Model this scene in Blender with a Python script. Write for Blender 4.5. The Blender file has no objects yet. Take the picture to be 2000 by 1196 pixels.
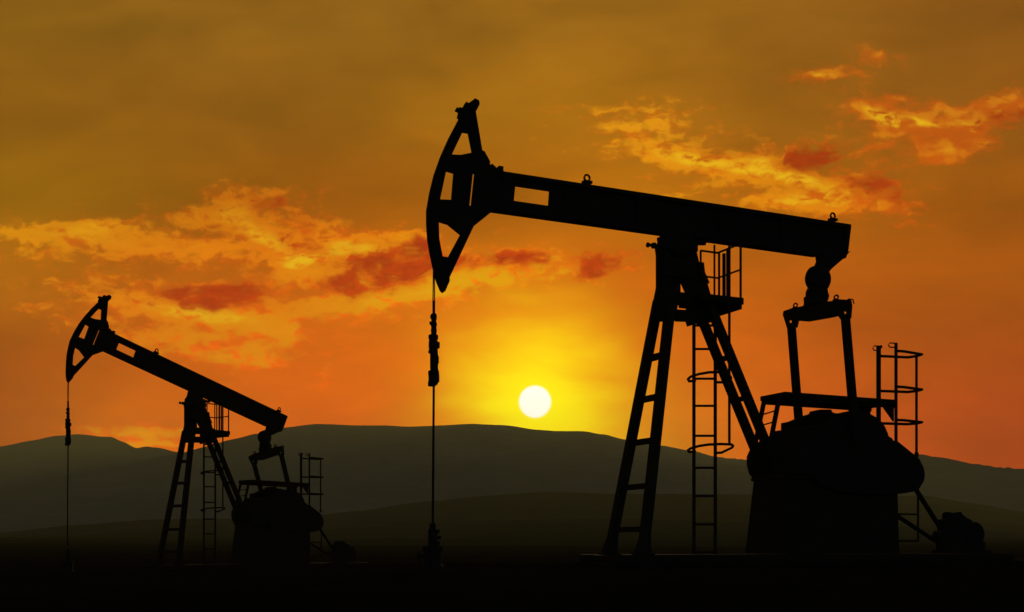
import bpy, math, random
from mathutils import Vector, Matrix, noise
from mathutils.geometry import tessellate_polygon

R = math.radians
random.seed(7)
scn = bpy.context.scene
COL = scn.collection

# ------------------------------------------------------------------ camera
F = 2200.0                 # focal length in photo pixels (photo is 2000 wide)
HX, HY = 1000.0, 1070.0    # principal column and horizon row of the photo
CAMZ = 1.2
cam_d = bpy.data.cameras.new('camera')
cam = bpy.data.objects.new('camera', cam_d)
COL.objects.link(cam)
cam.location = (0, 0, CAMZ)
cam.rotation_euler = (R(90), 0, 0)
cam_d.sensor_width = 36
cam_d.lens = F / 2000 * 36
cam_d.shift_y = (HY - 598) / 2000
cam_d.clip_start = 0.05
cam_d.clip_end = 40000
scn.camera = cam
scn.view_settings.view_transform = 'Standard'
scn.view_settings.look = 'None'
scn.view_settings.exposure = 0
scn.view_settings.gamma = 1
scn.cycles.use_denoising = True
scn.cycles.max_bounces = 4
scn.cycles.volume_bounces = 0

def lin(c):
    r = []
    for v in c:
        v = v / 255.0
        r.append(v / 12.92 if v <= 0.04045 else ((v + 0.055) / 1.055) ** 2.4)
    return r

def smooth(a, b, x):
    t = max(0.0, min(1.0, (x - a) / (b - a)))
    return t * t * (3 - 2 * t)

def interp(pts, x):
    if x <= pts[0][0]:
        return pts[0][1]
    for (x0, y0), (x1, y1) in zip(pts, pts[1:]):
        if x <= x1:
            t = (x - x0) / (x1 - x0)
            t = t * t * (3 - 2 * t) * 0.5 + t * 0.5
            return y0 + (y1 - y0) * t
    return pts[-1][1]

# ------------------------------------------------------------------ materials
def mat_new(name):
    m = bpy.data.materials.new(name)
    m.use_nodes = True
    return m, m.node_tree.nodes, m.node_tree.links, m.node_tree.nodes['Principled BSDF']

def paint(name, c1, c2, rough, metal=0.0, scale=6.0, spec=0.02):
    m, N, L, b = mat_new(name)
    tc = N.new('ShaderNodeTexCoord')
    n1 = N.new('ShaderNodeTexNoise'); n1.inputs['Scale'].default_value = scale
    n1.inputs['Detail'].default_value = 8; n1.inputs['Roughness'].default_value = 0.65
    L.new(tc.outputs['Object'], n1.inputs['Vector'])
    r = N.new('ShaderNodeValToRGB')
    r.color_ramp.elements[0].position = 0.42; r.color_ramp.elements[0].color = (*c1, 1)
    r.color_ramp.elements[1].position = 0.72; r.color_ramp.elements[1].color = (*c2, 1)
    L.new(n1.outputs['Fac'], r.inputs['Fac'])
    L.new(r.outputs['Color'], b.inputs['Base Color'])
    b.inputs['Roughness'].default_value = rough
    b.inputs['Metallic'].default_value = metal
    b.inputs['Specular IOR Level'].default_value = spec
    bp = N.new('ShaderNodeBump'); bp.inputs['Strength'].default_value = 0.15
    bp.inputs['Distance'].default_value = 0.01
    L.new(n1.outputs['Fac'], bp.inputs['Height'])
    L.new(bp.outputs['Normal'], b.inputs['Normal'])
    return m

STEEL = paint('dark_painted_steel', (0.012, 0.012, 0.013), (0.022, 0.015, 0.011), 0.75, spec=0.02)
FRAME = paint('weathered_frame_paint', (0.014, 0.013, 0.012), (0.025, 0.016, 0.011), 0.8, spec=0.02)
RAIL = paint('rail_paint', (0.016, 0.015, 0.012), (0.024, 0.018, 0.012), 0.75, spec=0.02)
CAST = paint('cast_iron', (0.012, 0.012, 0.012), (0.02, 0.016, 0.013), 0.85, spec=0.02, scale=10)
CABLE = paint('greased_cable', (0.01, 0.01, 0.01), (0.016, 0.014, 0.012), 0.95, spec=0.02, scale=30)
RUBBER = paint('belt_rubber', (0.01, 0.01, 0.01), (0.014, 0.014, 0.014), 0.9, spec=0.02, scale=20)
CONC = paint('oil_stained_concrete', (0.008, 0.0075, 0.007), (0.016, 0.014, 0.012), 0.95, spec=0.02, scale=2)

def earth(name, c1, c2, scale, c3=None):
    m, N, L, b = mat_new(name)
    g = N.new('ShaderNodeNewGeometry')
    n1 = N.new('ShaderNodeTexNoise'); n1.inputs['Scale'].default_value = scale
    n1.inputs['Detail'].default_value = 10; n1.inputs['Roughness'].default_value = 0.6
    n2 = N.new('ShaderNodeTexNoise'); n2.inputs['Scale'].default_value = scale * 7
    n2.inputs['Detail'].default_value = 8
    for n in (n1, n2):
        L.new(g.outputs['Position'], n.inputs['Vector'])
    r = N.new('ShaderNodeValToRGB')
    r.color_ramp.elements[0].position = 0.35; r.color_ramp.elements[0].color = (*c1, 1)
    r.color_ramp.elements[1].position = 0.68; r.color_ramp.elements[1].color = (*c2, 1)
    mx = N.new('ShaderNodeMath'); mx.operation = 'MULTIPLY_ADD'
    mx.inputs[1].default_value = 0.35
    L.new(n2.outputs['Fac'], mx.inputs[0])
    sc = N.new('ShaderNodeMath'); sc.operation = 'MULTIPLY_ADD'
    sc.inputs[1].default_value = 0.8; sc.inputs[2].default_value = -0.08
    L.new(n1.outputs['Fac'], sc.inputs[0]); L.new(sc.outputs[0], mx.inputs[2])
    L.new(mx.outputs[0], r.inputs['Fac'])
    L.new(r.outputs['Color'], b.inputs['Base Color'])
    b.inputs['Roughness'].default_value = 1.0
    b.inputs['Specular IOR Level'].default_value = 0.0
    return m

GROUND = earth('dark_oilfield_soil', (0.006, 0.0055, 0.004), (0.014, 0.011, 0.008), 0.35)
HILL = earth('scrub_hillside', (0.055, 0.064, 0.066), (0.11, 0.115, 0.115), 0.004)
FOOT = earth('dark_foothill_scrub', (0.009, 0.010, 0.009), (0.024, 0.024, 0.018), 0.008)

# ------------------------------------------------------------------ mesh builder
class MB:
    def __init__(s):
        s.v = []; s.f = []
    def add(s, vs, fs):
        n = len(s.v); s.v += [Vector(p) for p in vs]
        s.f += [tuple(i + n for i in f) for f in fs]
    def box(s, a, b):
        (x0, y0, z0), (x1, y1, z1) = a, b
        s.add([(x0, y0, z0), (x1, y0, z0), (x1, y1, z0), (x0, y1, z0),
               (x0, y0, z1), (x1, y0, z1), (x1, y1, z1), (x0, y1, z1)],
              [(3, 2, 1, 0), (4, 5, 6, 7), (0, 1, 5, 4), (1, 2, 6, 5), (2, 3, 7, 6), (3, 0, 4, 7)])
    def tube(s, pts, r, n=10, closed=False, phase=0.0):
        pts = [Vector(p) for p in pts]
        rs = r if isinstance(r, (list, tuple)) else [r] * len(pts)
        m = len(pts); rings = []; base = len(s.v)
        for i, p in enumerate(pts):
            if closed:
                d = pts[(i + 1) % m] - pts[i - 1]
            else:
                d = pts[min(i + 1, m - 1)] - pts[max(i - 1, 0)]
            d.normalize()
            up = Vector((0, 0, 1)) if abs(d.z) < 0.9 else Vector((1, 0, 0))
            a = d.cross(up).normalized(); b = d.cross(a).normalized()
            for k in range(n):
                w = 2 * math.pi * k / n + phase
                s.v.append(p + (a * math.cos(w) + b * math.sin(w)) * rs[i])
        for i in range(m if closed else m - 1):
            j = (i + 1) % m
            for k in range(n):
                l = (k + 1) % n
                s.f.append((base + i * n + k, base + i * n + l, base + j * n + l, base + j * n + k))
        if not closed:
            s.f.append(tuple(base + k for k in range(n))[::-1])
            s.f.append(tuple(base + (m - 1) * n + k for k in range(n)))
    def beam(s, p, q, w, h=None):
        """square section member kept aligned with the pump's own axes"""
        p, q = Vector(p), Vector(q); h = h or w
        d = (q - p).normalized()
        b = Vector((0, 1, 0)) if abs(d.y) < 0.8 else Vector((1, 0, 0))
        a = d.cross(b).normalized(); b = a.cross(d).normalized()
        vs = []
        for c in (p, q):
            for i, j in ((-1, -1), (1, -1), (1, 1), (-1, 1)):
                vs.append(c + a * i * w / 2 + b * j * h / 2)
        s.add(vs, [(3, 2, 1, 0), (4, 5, 6, 7), (0, 1, 5, 4), (1, 2, 6, 5), (2, 3, 7, 6), (3, 0, 4, 7)])
    def plate(s, loops, off):
        """loops: outer outline then holes, 3D points in one plane; thickness = the two offsets"""
        flat = [Vector(p) for lp in loops for p in lp]
        tris = tessellate_polygon([[Vector(p) for p in lp] for lp in loops])
        o0, o1 = Vector(off[0]), Vector(off[1])
        n = len(flat)
        vs = [p + o0 for p in flat] + [p + o1 for p in flat]
        fs = [tuple(t) for t in tris] + [tuple(i + n for i in reversed(t)) for t in tris]
        k = 0
        for lp in loops:
            m = len(lp)
            for i in range(m):
                j = (i + 1) % m
                fs.append((k + i, k + j, k + j + n, k + i + n))
            k += m
        s.add(vs, fs)
    def lathe(s, c, axis, prof, n=28):
        axis = Vector(axis).normalized()
        up = Vector((0, 0, 1)) if abs(axis.z) < 0.9 else Vector((1, 0, 0))
        a = axis.cross(up).normalized(); b = axis.cross(a).normalized()
        base = len(s.v); c = Vector(c)
        for (h, r) in prof:
            for k in range(n):
                w = 2 * math.pi * k / n
                s.v.append(c + axis * h + (a * math.cos(w) + b * math.sin(w)) * max(r, 1e-4))
        for i in range(len(prof) - 1):
            for k in range(n):
                l = (k + 1) % n
                s.f.append((base + i * n + k, base + i * n + l, base + (i + 1) * n + l, base + (i + 1) * n + k))
        s.f.append(tuple(base + k for k in range(n))[::-1])
        s.f.append(tuple(base + (len(prof) - 1) * n + k for k in range(n)))
    def ring(s, c, nrm, R0, r, n=20):
        nrm = Vector(nrm).normalized()
        up = Vector((0, 0, 1)) if abs(nrm.z) < 0.9 else Vector((1, 0, 0))
        a = nrm.cross(up).normalized(); b = nrm.cross(a)
        s.tube([Vector(c) + (a * math.cos(2 * math.pi * k / n) + b * math.sin(2 * math.pi * k / n)) * R0
                for k in range(n)], r, 8, closed=True)

def mk(name, mb, mat, parent=None, origin=(0, 0, 0), shade=False, bevel=0.0):
    o0 = Vector(origin)
    me = bpy.data.meshes.new(name)
    me.from_pydata([v - o0 for v in mb.v], [], mb.f)
    import bmesh
    bm = bmesh.new(); bm.from_mesh(me)
    bmesh.ops.recalc_face_normals(bm, faces=bm.faces)
    bm.to_mesh(me); bm.free()
    if shade:
        for p in me.polygons:
            p.use_smooth = len(p.vertices) == 4
    me.materials.append(mat)
    o = bpy.data.objects.new(name, me)
    COL.objects.link(o)
    o.location = o0
    if parent is not None:
        o.parent = parent
        if parent.type == 'MESH':            # keep the child's place in the thing's own axes
            o.location = o0 - parent.location
    if bevel:
        b = o.modifiers.new('bevel', 'BEVEL'); b.width = bevel; b.segments = 1
        b.limit_method = 'ANGLE'; b.angle_limit = R(40)
    return o

def thing(name, label, cat, loc, rz, group=None):
    o = bpy.data.objects.new(name, None)
    COL.objects.link(o); o.empty_display_size = 0.3
    o.location = loc; o.rotation_euler = (0, 0, rz)
    o['label'] = label; o['category'] = cat
    if group: o['group'] = group
    return o

def copy_tree(o, parent=None):
    c = o.copy(); COL.objects.link(c)
    c.parent = parent
    for ch in list(o.children):
        copy_tree(ch, c)
    return c

# ------------------------------------------------------------------ the nearer pump: calibration
TH = R(25); CS, SN = math.cos(TH), math.sin(TH)
X0, Y0, Z0 = 3.2, 22.0, 0.93          # base of the pump, on its concrete base

def Q(px, py, t=0.0):
    """a point of the pump's own axes (along the beam, across, up) for a measured photo point at offset t across"""
    a = (px - HX) / F; b = (HY - py) / F
    u = (a * (Y0 + t * CS) - X0 + t * SN) / (CS - a * SN)
    Y = Y0 + u * SN + t * CS
    return Vector((u, t, CAMZ + b * Y - Z0))

def QU(px, py, u):
    """the same on a plane across the pump, at distance u along the beam"""
    a = (px - HX) / F; b = (HY - py) / F
    t = (X0 + u * CS - a * (Y0 + u * SN)) / (SN + a * CS)
    Y = Y0 + u * SN + t * CS
    return Vector((u, t, CAMZ + b * Y - Z0))

def W(p, root):
    return root.matrix_world @ Vector(p)

def pl(mb, pts, h, holes=(), t=0.0):
    mb.plate([[Q(x, y, t) for x, y in pts]] + [[Q(x, y, t) for x, y in hh] for hh in holes],
             ((0, -h, 0), (0, h, 0)))

GP = 'oil pumpjacks on the field'
P1 = thing('pumpjack', 'larger black pumpjack in front at right, its walking beam almost level', 'pumpjack', (X0, Y0, Z0), TH, GP)

BEAR = Q(1319, 478, 0)

# --- skid
m = MB()
zt = Q(1355, 1083, 0).z
u0, u1 = Q(1180, 1083, 0).x, Q(1930, 1083, 0).x
for t in (-0.62, 0.62):
    m.box((u0 - 0.15, t - 0.1, 0), (u1, t + 0.1, zt))
for k in range(7):
    u = u0 + (u1 - u0 - 0.3) * k / 6
    m.box((u, -0.52, 0.02), (u + 0.16, 0.52, zt - 0.012))
mk('skid', m, FRAME, P1, bevel=0.008)

# --- samson post
m = MB()
pl(m, [(1292, 463), (1292, 478), (1281, 485), (1283, 499), (1283, 562), (1271, 622), (1272, 628), (1316, 628), (1324, 585), (1327, 571),
       (1327, 549), (1328, 545), (1340, 572), (1350, 600), (1364, 636), (1404, 622),
       (1386, 577), (1380, 556), (1372, 532), (1363, 512), (1358, 491), (1358, 480), (1358, 466)], 0.05)
post = mk('samson_post', m, FRAME, P1, bevel=0.006)
tops = {}
legs = [((1279, 622), (1190, 1083), 0.25, 0.56, .165), ((1306, 622), (1256, 1083), -0.25, -0.56, .165),
        ((1372, 626), (1558, 1083), 0.22, 0.24, .15), ((1396, 620), (1584, 1083), -0.22, -0.24, .15)]
legends = []
for (a, b, ta, tb, w) in legs:
    m = MB()
    A, B = Q(*a, ta), Q(*b, tb)
    A2 = A + (A - B).normalized() * 0.35
    m.beam(B, A2, w); legends.append((A, B))
    m.box((B.x - .17, B.y - .15, zt), (B.x + .17, B.y + .15, zt + .035))
    if b[0] < 1400:
        g0 = B + (A - B).normalized() * .42
        m.plate([[Vector((B.x - .15, B.y, zt + .03)), Vector((B.x + .14, B.y, zt + .03)), g0 + Vector((.06, 0, 0)), g0 - Vector((.06, 0, 0))]],
                ((0, -.09, 0), (0, .09, 0)))
    mk('leg', m, FRAME, post, bevel=0.006)
def on_leg(k, z):
    A, B = legends[k]
    t = (z - B.z) / (A.z - B.z)
    return B + (A - B) * t
for y in (697, 779, 864, 952, 1035):
    m = MB(); z = Q(1275, y, 0).z
    m.beam(on_leg(0, z), on_leg(1, z), 0.10, 0.15)
    mk('cross_brace', m, FRAME, post)
for y in (700, 777):
    m = MB(); z = Q(1410, y, 0).z
    m.beam(on_leg(2, z), on_leg(3, z), 0.08, 0.13)
    mk('cross_brace', m, FRAME, post)
# head of the post: two cheek plates, bearing housing, adjusting bolts
m = MB()
m.box((Q(1290, 500, 0).x, -0.12, Q(1284, 540, 0).z), (Q(1350, 500, 0).x, 0.12, Q(1284, 490, 0).z))
mk('post_head', m, FRAME, post, bevel=0.02)
m = MB()
m.lathe(BEAR, (0, 1, 0), [(-.24, .12), (-.24, .26), (-.2, .3), (.2, .3), (.24, .26), (.24, .12)])
m.box((BEAR.x - .33, -.2, Q(1319, 492, 0).z), (BEAR.x + .4, .2, BEAR.z))
mk('bearing_housing', m, CAST, post, bevel=0.01)
m = MB()
a = Q(1264, 478.5, 0); b = Q(1292, 481, 0)
m.tube([a, a + Vector((.035, 0, 0))], .05, 8); m.tube([a, b], .028, 8)
m.tube([Q(1274, 480, 0), Q(1280, 480, 0)], .06, 6)
mk('adjusting_bolt', m, CAST, post)
m = MB()
m.tube([Q(1285, 468, 0), Q(1294, 468, 0)], .028, 8); m.tube([Q(1285, 468, 0), Q(1288, 468, 0)], .045, 6)
mk('adjusting_bolt', m, CAST, post)
m = MB()
m.tube([Q(1357, 478, 0), Q(1372, 474, 0)], .035, 8); m.tube([Q(1367, 475, 0), Q(1377, 475, 0)], .05, 6)
m.tube([Q(1357, 470, 0), Q(1368, 473, 0)], .03, 8)
mk('adjusting_bolt', m, CAST, post)
m = MB()
pl(m, [(1363, 513), (1374, 513), (1376, 532), (1385, 553), (1378, 557), (1366, 530)], 0.02, [[(1370.5, 517.5), (1372.5, 517.5), (1373, 531), (1371, 531)]], t=-.1)
mk('stop_bracket', m, FRAME, post)

# --- walking beam (I section with window, flanges, stiffeners)
m = MB()
pl(m, [(958, 335), (985, 336), (1660, 440), (1651, 499), (1597, 501), (948, 412)], 0.03,
   [[(1005.5, 364), (1073, 374), (1071, 403), (1002.5, 393)]])
pl(m, [(978, 338), (1656, 441), (1655, 449), (978, 346)], 0.11)
pl(m, [(960, 405), (1596, 493.5), (1595, 501), (960, 412.5)], 0.11)
pl(m, [(1650, 443), (1656, 444), (1650, 494), (1644, 497)], 0.11)
for x in (1098, 1240, 1400, 1520):
    yt = 338 + (x - 978) * .1519; yb = 405 + (x - 960) * .139
    pl(m, [(x, yt + 7), (x + 4, yt + 7), (x + 4, yb + 1), (x, yb + 1)], 0.105)
pl(m, [(982, 345), (997, 347), (995, 410), (976, 408)], 0.09)
beam = mk('walking_beam', m, STEEL, P1, origin=BEAR, bevel=0.006)
def eye(mb, base, r, px, axis=(0, 1, 0)):
    mb.ring(base + Vector((0, 0, r * 1.5)), axis, r, px)
    mb.box(base + Vector((-r * 1.5, -r, -.02)), base + Vector((r * 1.5, r, r * .5)))
for (x, y) in ((1146.5, 357), (1626.5, 430)):
    m = MB(); eye(m, Q(x, y, 0), .058, .02); mk('lifting_eye', m, CAST, beam, shade=True)
m = MB()
pl(m, [(1597, 497), (1651, 497), (1656, 492), (1649, 500), (1647, 506), (1641, 508), (1619, 527), (1612, 536), (1590, 532), (1596, 517), (1599, 510)], 0.09)
mk('tail_bracket', m, CAST, beam, bevel=0.006)
m = MB()
m.box(Q(1320, 466, 0) + Vector((-.26, -.12, -.24)), Q(1320, 466, 0) + Vector((.3, .12, .1)))
mk('saddle', m, CAST, beam)

# --- horse head
m = MB()
outer = [(923.5, 196), (932, 200.5), (932.5, 207), (928, 217), (941, 295), (945, 296), (956, 316), (956, 323), (965, 330), (964, 348), (960, 414),
         (944, 427), (924, 443), (877, 543), (877.5, 549), (869, 569), (864.5, 572.5), (860, 568), (852, 549),
         (847.5, 532), (840, 497), (835, 468), (833, 437), (833, 412), (839, 377), (847.5, 342), (860, 307), (876, 271), (896, 233),
         (893, 230), (897, 214), (906, 208)]
pl(m, outer, 0.035, [
    [(902.4, 259), (914.4, 260.5), (922, 299), (899, 303.5), (881.5, 303)],
    [(870.5, 334.5), (886, 339), (881.8, 391.5), (858.5, 390.5)],
    [(922.5, 339), (926.8, 340), (920.2, 403), (915.6, 403)],
    [(856, 433.5), (874.3, 439), (899, 459), (875, 503.5), (863.5, 501.5), (857.2, 468)]])
head = mk('horse_head', m, STEEL, P1, origin=BEAR, bevel=0.005)
# curved cable track on the front of the head
m = MB()
arc = [(900, 233), (879.5, 271), (864, 307), (851.5, 342), (843, 377), (837.5, 412), (837, 437), (839, 468), (844, 497), (851.5, 532), (858, 554)]
arc2 = [(x + 5, y + 1) for x, y in arc]
n = len(arc)
A0 = [Q(x, y, 0) for x, y in arc]; A1 = [Q(x, y, 0) for x, y in arc2]
for i in range(n - 1):
    vs = []
    for p in (A0[i], A0[i + 1], A1[i + 1], A1[i]):
        vs.append(p + Vector((0, -.1, 0)))
    for p in (A0[i], A0[i + 1], A1[i + 1], A1[i]):
        vs.append(p + Vector((0, .1, 0)))
    m.add(vs, [(0, 1, 2, 3), (7, 6, 5, 4), (0, 4, 5, 1), (1, 5, 6, 2), (2, 6, 7, 3), (3, 7, 4, 0)])
mk('cable_track', m, STEEL, head)
m = MB()
a, b = Q(890, 215, 0), Q(902, 222, 0)
m.tube([a, b], .03, 8); m.tube([Q(890, 218, 0), Q(894, 211.5, 0)], .022, 8)
m.tube([Q(895, 214, 0), Q(899, 217, 0)], .055, 6)
mk('locking_bolt', m, CAST, head)
m = MB()
m.tube([Q(908, 203, 0), Q(914, 208, 0)], .05, 6)
mk('locking_bolt', m, CAST, head)
m = MB()
pl(m, [(923.5, 195.5), (932, 200), (933, 207.5), (926, 221), (914, 214)], .10)
mk('head_cap', m, CAST, head, bevel=.006)
m = MB()
pl(m, [(967, 333), (972, 326), (980.5, 327.5), (980, 334), (981, 338), (966, 338)], .07)
pl(m, [(958, 322), (966, 329), (966, 335), (956, 336)], .07)
mk('hinge_lug', m, CAST, head)

# --- equalizer hanging at the tail, with the drum bearing
TAIL = Q(1597.5, 545.5, 0)
UE = TAIL.x
def pu(mb, pts, h, holes=()):
    mb.plate([[QU(x, y, UE) for x, y in pts]] + [[QU(x, y, UE) for x, y in hh] for hh in holes],
             ((-h, 0, 0), (h, 0, 0)))
m = MB()
pu(m, [(1532, 608), (1546, 603), (1570, 598), (1572, 594), (1614, 589), (1626, 588.5), (1640, 585), (1661, 586), (1663, 597), (1661, 622),
       (1643, 624), (1638, 617), (1627, 620), (1579, 628.5), (1559, 627), (1556, 640), (1539, 642), (1530.5, 615)], 0.03,
   [[(1541, 626), (1548, 626), (1548, 631), (1541, 631)], [(1647, 609), (1654, 608.5), (1654.5, 613.5), (1648, 614)]])
pu(m, [(1566, 602), (1632, 591), (1634, 614), (1627, 618), (1579, 626.5), (1566, 625)], 0.09)
eq = mk('equalizer', m, CAST, P1, origin=TAIL, bevel=.004)
m = MB()
m.lathe(TAIL, (0, 1, 0), [(-.17, .05), (-.17, .16), (-.13, .24), (-.06, .285), (.06, .285), (.13, .24), (.17, .16), (.17, .05)])
mk('drum_bearing', m, CAST, eq, shade=True)
m = MB()
pu(m, [(1579, 567), (1583, 560), (1612, 560), (1614, 571), (1616, 577), (1614, 586), (1612, 588), (1612, 599), (1574, 603), (1573, 582), (1577, 580), (1577, 573)], .05)
m.lathe(QU(1596, 585, UE) - Vector((0, 0, .1)), (0, 0, 1), [(0, .19), (.16, .19), (.16, .15), (.24, .15), (.26, .17), (.36, .17)])
mk('bearing_stem', m, CAST, eq)
for (x, y) in ((1553.7, 602.5), (1633.3, 587)):
    m = MB(); eye(m, QU(x, y, UE), .042, .018, (1, .5, 0)); mk('lifting_eye', m, CAST, eq, shade=True)
m = MB()
p0 = QU(1657, 588, UE)
m.tube([p0 + Vector((0, .1, 0)), p0 + Vector((.03, .03, .045)), p0 + Vector((.08, -.04, .03)), p0 + Vector((.09, -.06, -.06))], .014, 8)
mk('grease_line', m, CABLE, eq)

# --- pitman arms
pit = []
for (a, b) in (((1546, 641), (1560, 821)), ((1651.3, 622), (1666.5, 801))):
    A = QU(*a, UE); B = Q(*b, A.y)
    B2 = B + (B - A).normalized() * .75
    A2 = A + (A - B).normalized() * .05
    m = MB(); m.beam(A2, B2, .165, .11)
    o = mk('pitman_arm', m, STEEL, P1, origin=A, bevel=.006)
    pit.append((o, A, B2))

# --- cranks with counterweights
TP = pit[0][1].y, pit[1][1].y
tn = TP[1] + .28; tf = TP[0] - .28
m = MB()
near = [(1572, 905), (1574, 880), (1590, 850), (1612, 825), (1636, 808), (1658.7, 803), (1674, 802), (1692, 809), (1711, 819.4), (1722, 834), (1728, 848),
        (1729, 853), (1737, 858), (1737, 861), (1747, 863), (1762, 875), (1777, 887), (1789, 897), (1798, 915), (1800, 928), (1798, 940), (1789, 955), (1777, 961), (1754, 965),
        (1700, 968), (1640, 962), (1600, 950), (1580, 930)]
pl(m, near, .11, t=tn)
mk('counterweight', m, CAST, P1, bevel=.015)
m = MB()
far = [(1464, 892), (1469, 880), (1490, 860), (1512, 850), (1531, 842), (1531, 826), (1545, 823), (1572, 812), (1586, 808), (1587, 803.5), (1597, 801), (1618, 801),
       (1619, 806), (1626, 808.5), (1637, 808), (1655, 822), (1675, 845), (1695, 870), (1706, 900), (1700, 930), (1680, 950), (1500, 952), (1475, 934), (1468, 924), (1464, 908)]
pl(m, far, .11, t=tf)
mk('counterweight', m, CAST, P1, bevel=.015)
# gear case between the cranks with shaft
m = MB()
gz = Q(1640, 842, 0).z
ga, gb = Q(1545, 900, 0).x, Q(1690, 900, 0).x
gc = Q(1505, 935, 0).x, Q(1722, 935, 0).x
m.add([(ga, -.62, gz), (gb, -.62, gz), (gb, .62, gz), (ga, .62, gz),
       (gc[0], -.66, Q(1600, 936, 0).z), (gc[1], -.66, Q(1600, 936, 0).z), (gc[1], .66, Q(1600, 936, 0).z), (gc[0], .66, Q(1600, 936, 0).z)],
      [(0, 1, 2, 3), (7, 6, 5, 4), (0, 4, 5, 1), (1, 5, 6, 2), (2, 6, 7, 3), (3, 7, 4, 0)])
gear = mk('gear_case', m, CAST, P1, bevel=.05)
m = MB(); c = Q(1640, 900, 0); m.tube([Vector((c.x, tn + .1, c.z)), Vector((c.x, tf - .1, c.z))], .17, 20)
mk('crank_shaft', m, CAST, gear)
# pedestal below
m = MB()
zb, ztp = zt + .012, Q(1600, 936, 0).z
pa, pb = (1462, 1450), (1758, 1761)
def ped(px, py, t): return Q(px, py, t)
vs = []
for (t, sx) in ((-.55, 27), (.5, -24)):
    vs += [Vector((Q(1472 if t > 0 else 1500, 936, t).x, t, ztp)), Vector((Q(1753 if t < 0 else 1720, 936, t).x, t, ztp)),
           Vector((Q(1757 if t < 0 else 1720, 1083, t).x, t, zb)), Vector((Q(1455 if t > 0 else 1490, 1083, t).x, t, zb))]
# left face bounded by the far side, right face by the near side: square it
ul_t = vs[4].x; ul_b = vs[7].x; ur_t = vs[1].x; ur_b = vs[2].x
m.add([(ul_t, -.55, ztp), (ur_t, -.55, ztp), (ur_b, -.55, zb), (ul_b, -.55, zb),
       (ul_t, .5, ztp), (ur_t, .5, ztp), (ur_b, .5, zb), (ul_b, .5, zb)],
      [(0, 1, 2, 3), (7, 6, 5, 4), (0, 4, 5, 1), (1, 5, 6, 2), (2, 6, 7, 3), (3, 7, 4, 0)])
m.box((ul_t - .04, -.6, ztp - .05), (ur_t + .0, .55, ztp + .01))
mk('pedestal', m, FRAME, P1, bevel=.01)

# --- platform at the top of the post, with guard rail
m = MB()
tN, tF = -.34, .5
nr = Q(1453, 582, tN); nl = Q(1388, 575, tN)
zp = nr.z; uR = nr.x; uL = Q(1372, 572, tN).x
m.box((uL, tN, zp - .13), (uR, tF, zp))
plat = mk('service_platform', m, FRAME, P1, bevel=.006)
m = MB()
m.beam(Vector((uR - .06, tN + .05, zp - .17)), Vector((uR - .06, tF - .02, zp - .17)), .09, .1)
m.beam(Vector((uR - .1, tF - .08, zp - .19)), Q(1345, 636, .3) + Vector((-.02, 0, .03)), .1, .1)
pl(m, [(1322, 571), (1392, 576), (1396, 600), (1322, 596)], .03)
pl(m, [(1322, 605), (1385, 609), (1390, 630), (1320, 628)], .03)
pl(m, [(1341, 590), (1352, 590), (1352, 612), (1341, 612)], .03)
mk('support_bracket', m, FRAME, plat)
def post_at(px, ytop, t, r, u=None):
    m = MB(); p = Q(px, ytop, t); m.tube([Vector((p.x, t, zp - .05)), p], r, 8)
    mk('rail_post', m, RAIL, plat)
tt, ttm = Q(1415, 496, tF - .03).z, Q(1415, 545, tF - .03).z
uc = Q(1414, 496, tF - .03).x
upost = uR - .05
for (u, t, r) in ((Q(1368.5, 491, tF - .03).x, tF - .03, .022), (Q(1404.5, 495, tF - .03).x, tF - .03, .024), (uc, tF - .03, .036),
                  (upost, tF - .36, .026), (upost, tN + .04, .024)):
    m = MB(); m.tube([Vector((u, t, zp - .03)), Vector((u, t, tt))], r, 8); mk('rail_post', m, RAIL, plat)
for z, q in ((tt, .022), (ttm, .02)):
    m = MB()
    m.tube([Vector((Q(1368.5, 491, tF - .03).x, tF - .03, z)), Vector((upost, tF - .03, z))], q, 8)
    mk('hand_rail', m, RAIL, plat)
    m = MB()
    m.tube([Vector((upost, tF - .03, z)), Vector((upost, tN + .04, z))], q, 8)
    mk('hand_rail', m, RAIL, plat)

# --- caged ladder up to the platform
m0 = MB()
lad = bpy.data.objects.new('ladder', None); COL.objects.link(lad); lad.parent = P1
tL, tR = .09, -.09
lz = zt
ladu = (Q(1355.3, 1083, tL).x, Q(1397, 1083, tR).x)
for (u, t, yt) in ((ladu[0], tL, 630), (ladu[1], tR, 478)):
    m = MB(); zs = Q(1390, 592, t).z; m.beam(Vector((u, t, lz)), Vector((u, t, min(zs, Q(1390, yt, t).z))), .055, .04)
    if yt < 592: m.tube([Vector((u - .02, t, zs - .05)), Vector((u - .02, t, Q(1390, yt, t).z))], .02, 8)
    mk('rail', m, RAIL, lad)
for y in (636, 682, 740, 793, 851.5, 914, 969, 1024.5, 1079):
    m = MB(); z = Q(1376, y, 0).z
    m.tube([Vector((ladu[0], tL, z)), Vector((ladu[1], tR, z))], .024, 8); mk('rung', m, RAIL, lad)
tk = -.55
for (pts) in ([(1358, 744, .09), (1346, 745, .05), (1343.5, 741, -.05), (1349, 736, -.2), (1365, 731, -.4), (1385, 727.5, tk), (1405, 727, -.6), (1423, 731, -.6), (1428, 738, -.5), (1424, 743, -.35), (1410, 747, -.2), (1398, 747, -.09)],
              [(1358, 882, .09), (1346, 883, .05), (1343.5, 880, -.05), (1349, 876, -.2), (1365, 871.5, -.4), (1385, 868.5, tk), (1410, 867.5, -.6), (1429, 868.5, -.6), (1432, 871.5, -.5), (1429, 875, -.4), (1409, 884.5, -.2), (1398, 885, -.09)]):
    m = MB(); m.tube([Q(*p) for p in pts], .026, 8); mk('cage_hoop', m, RAIL, lad)
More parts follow.
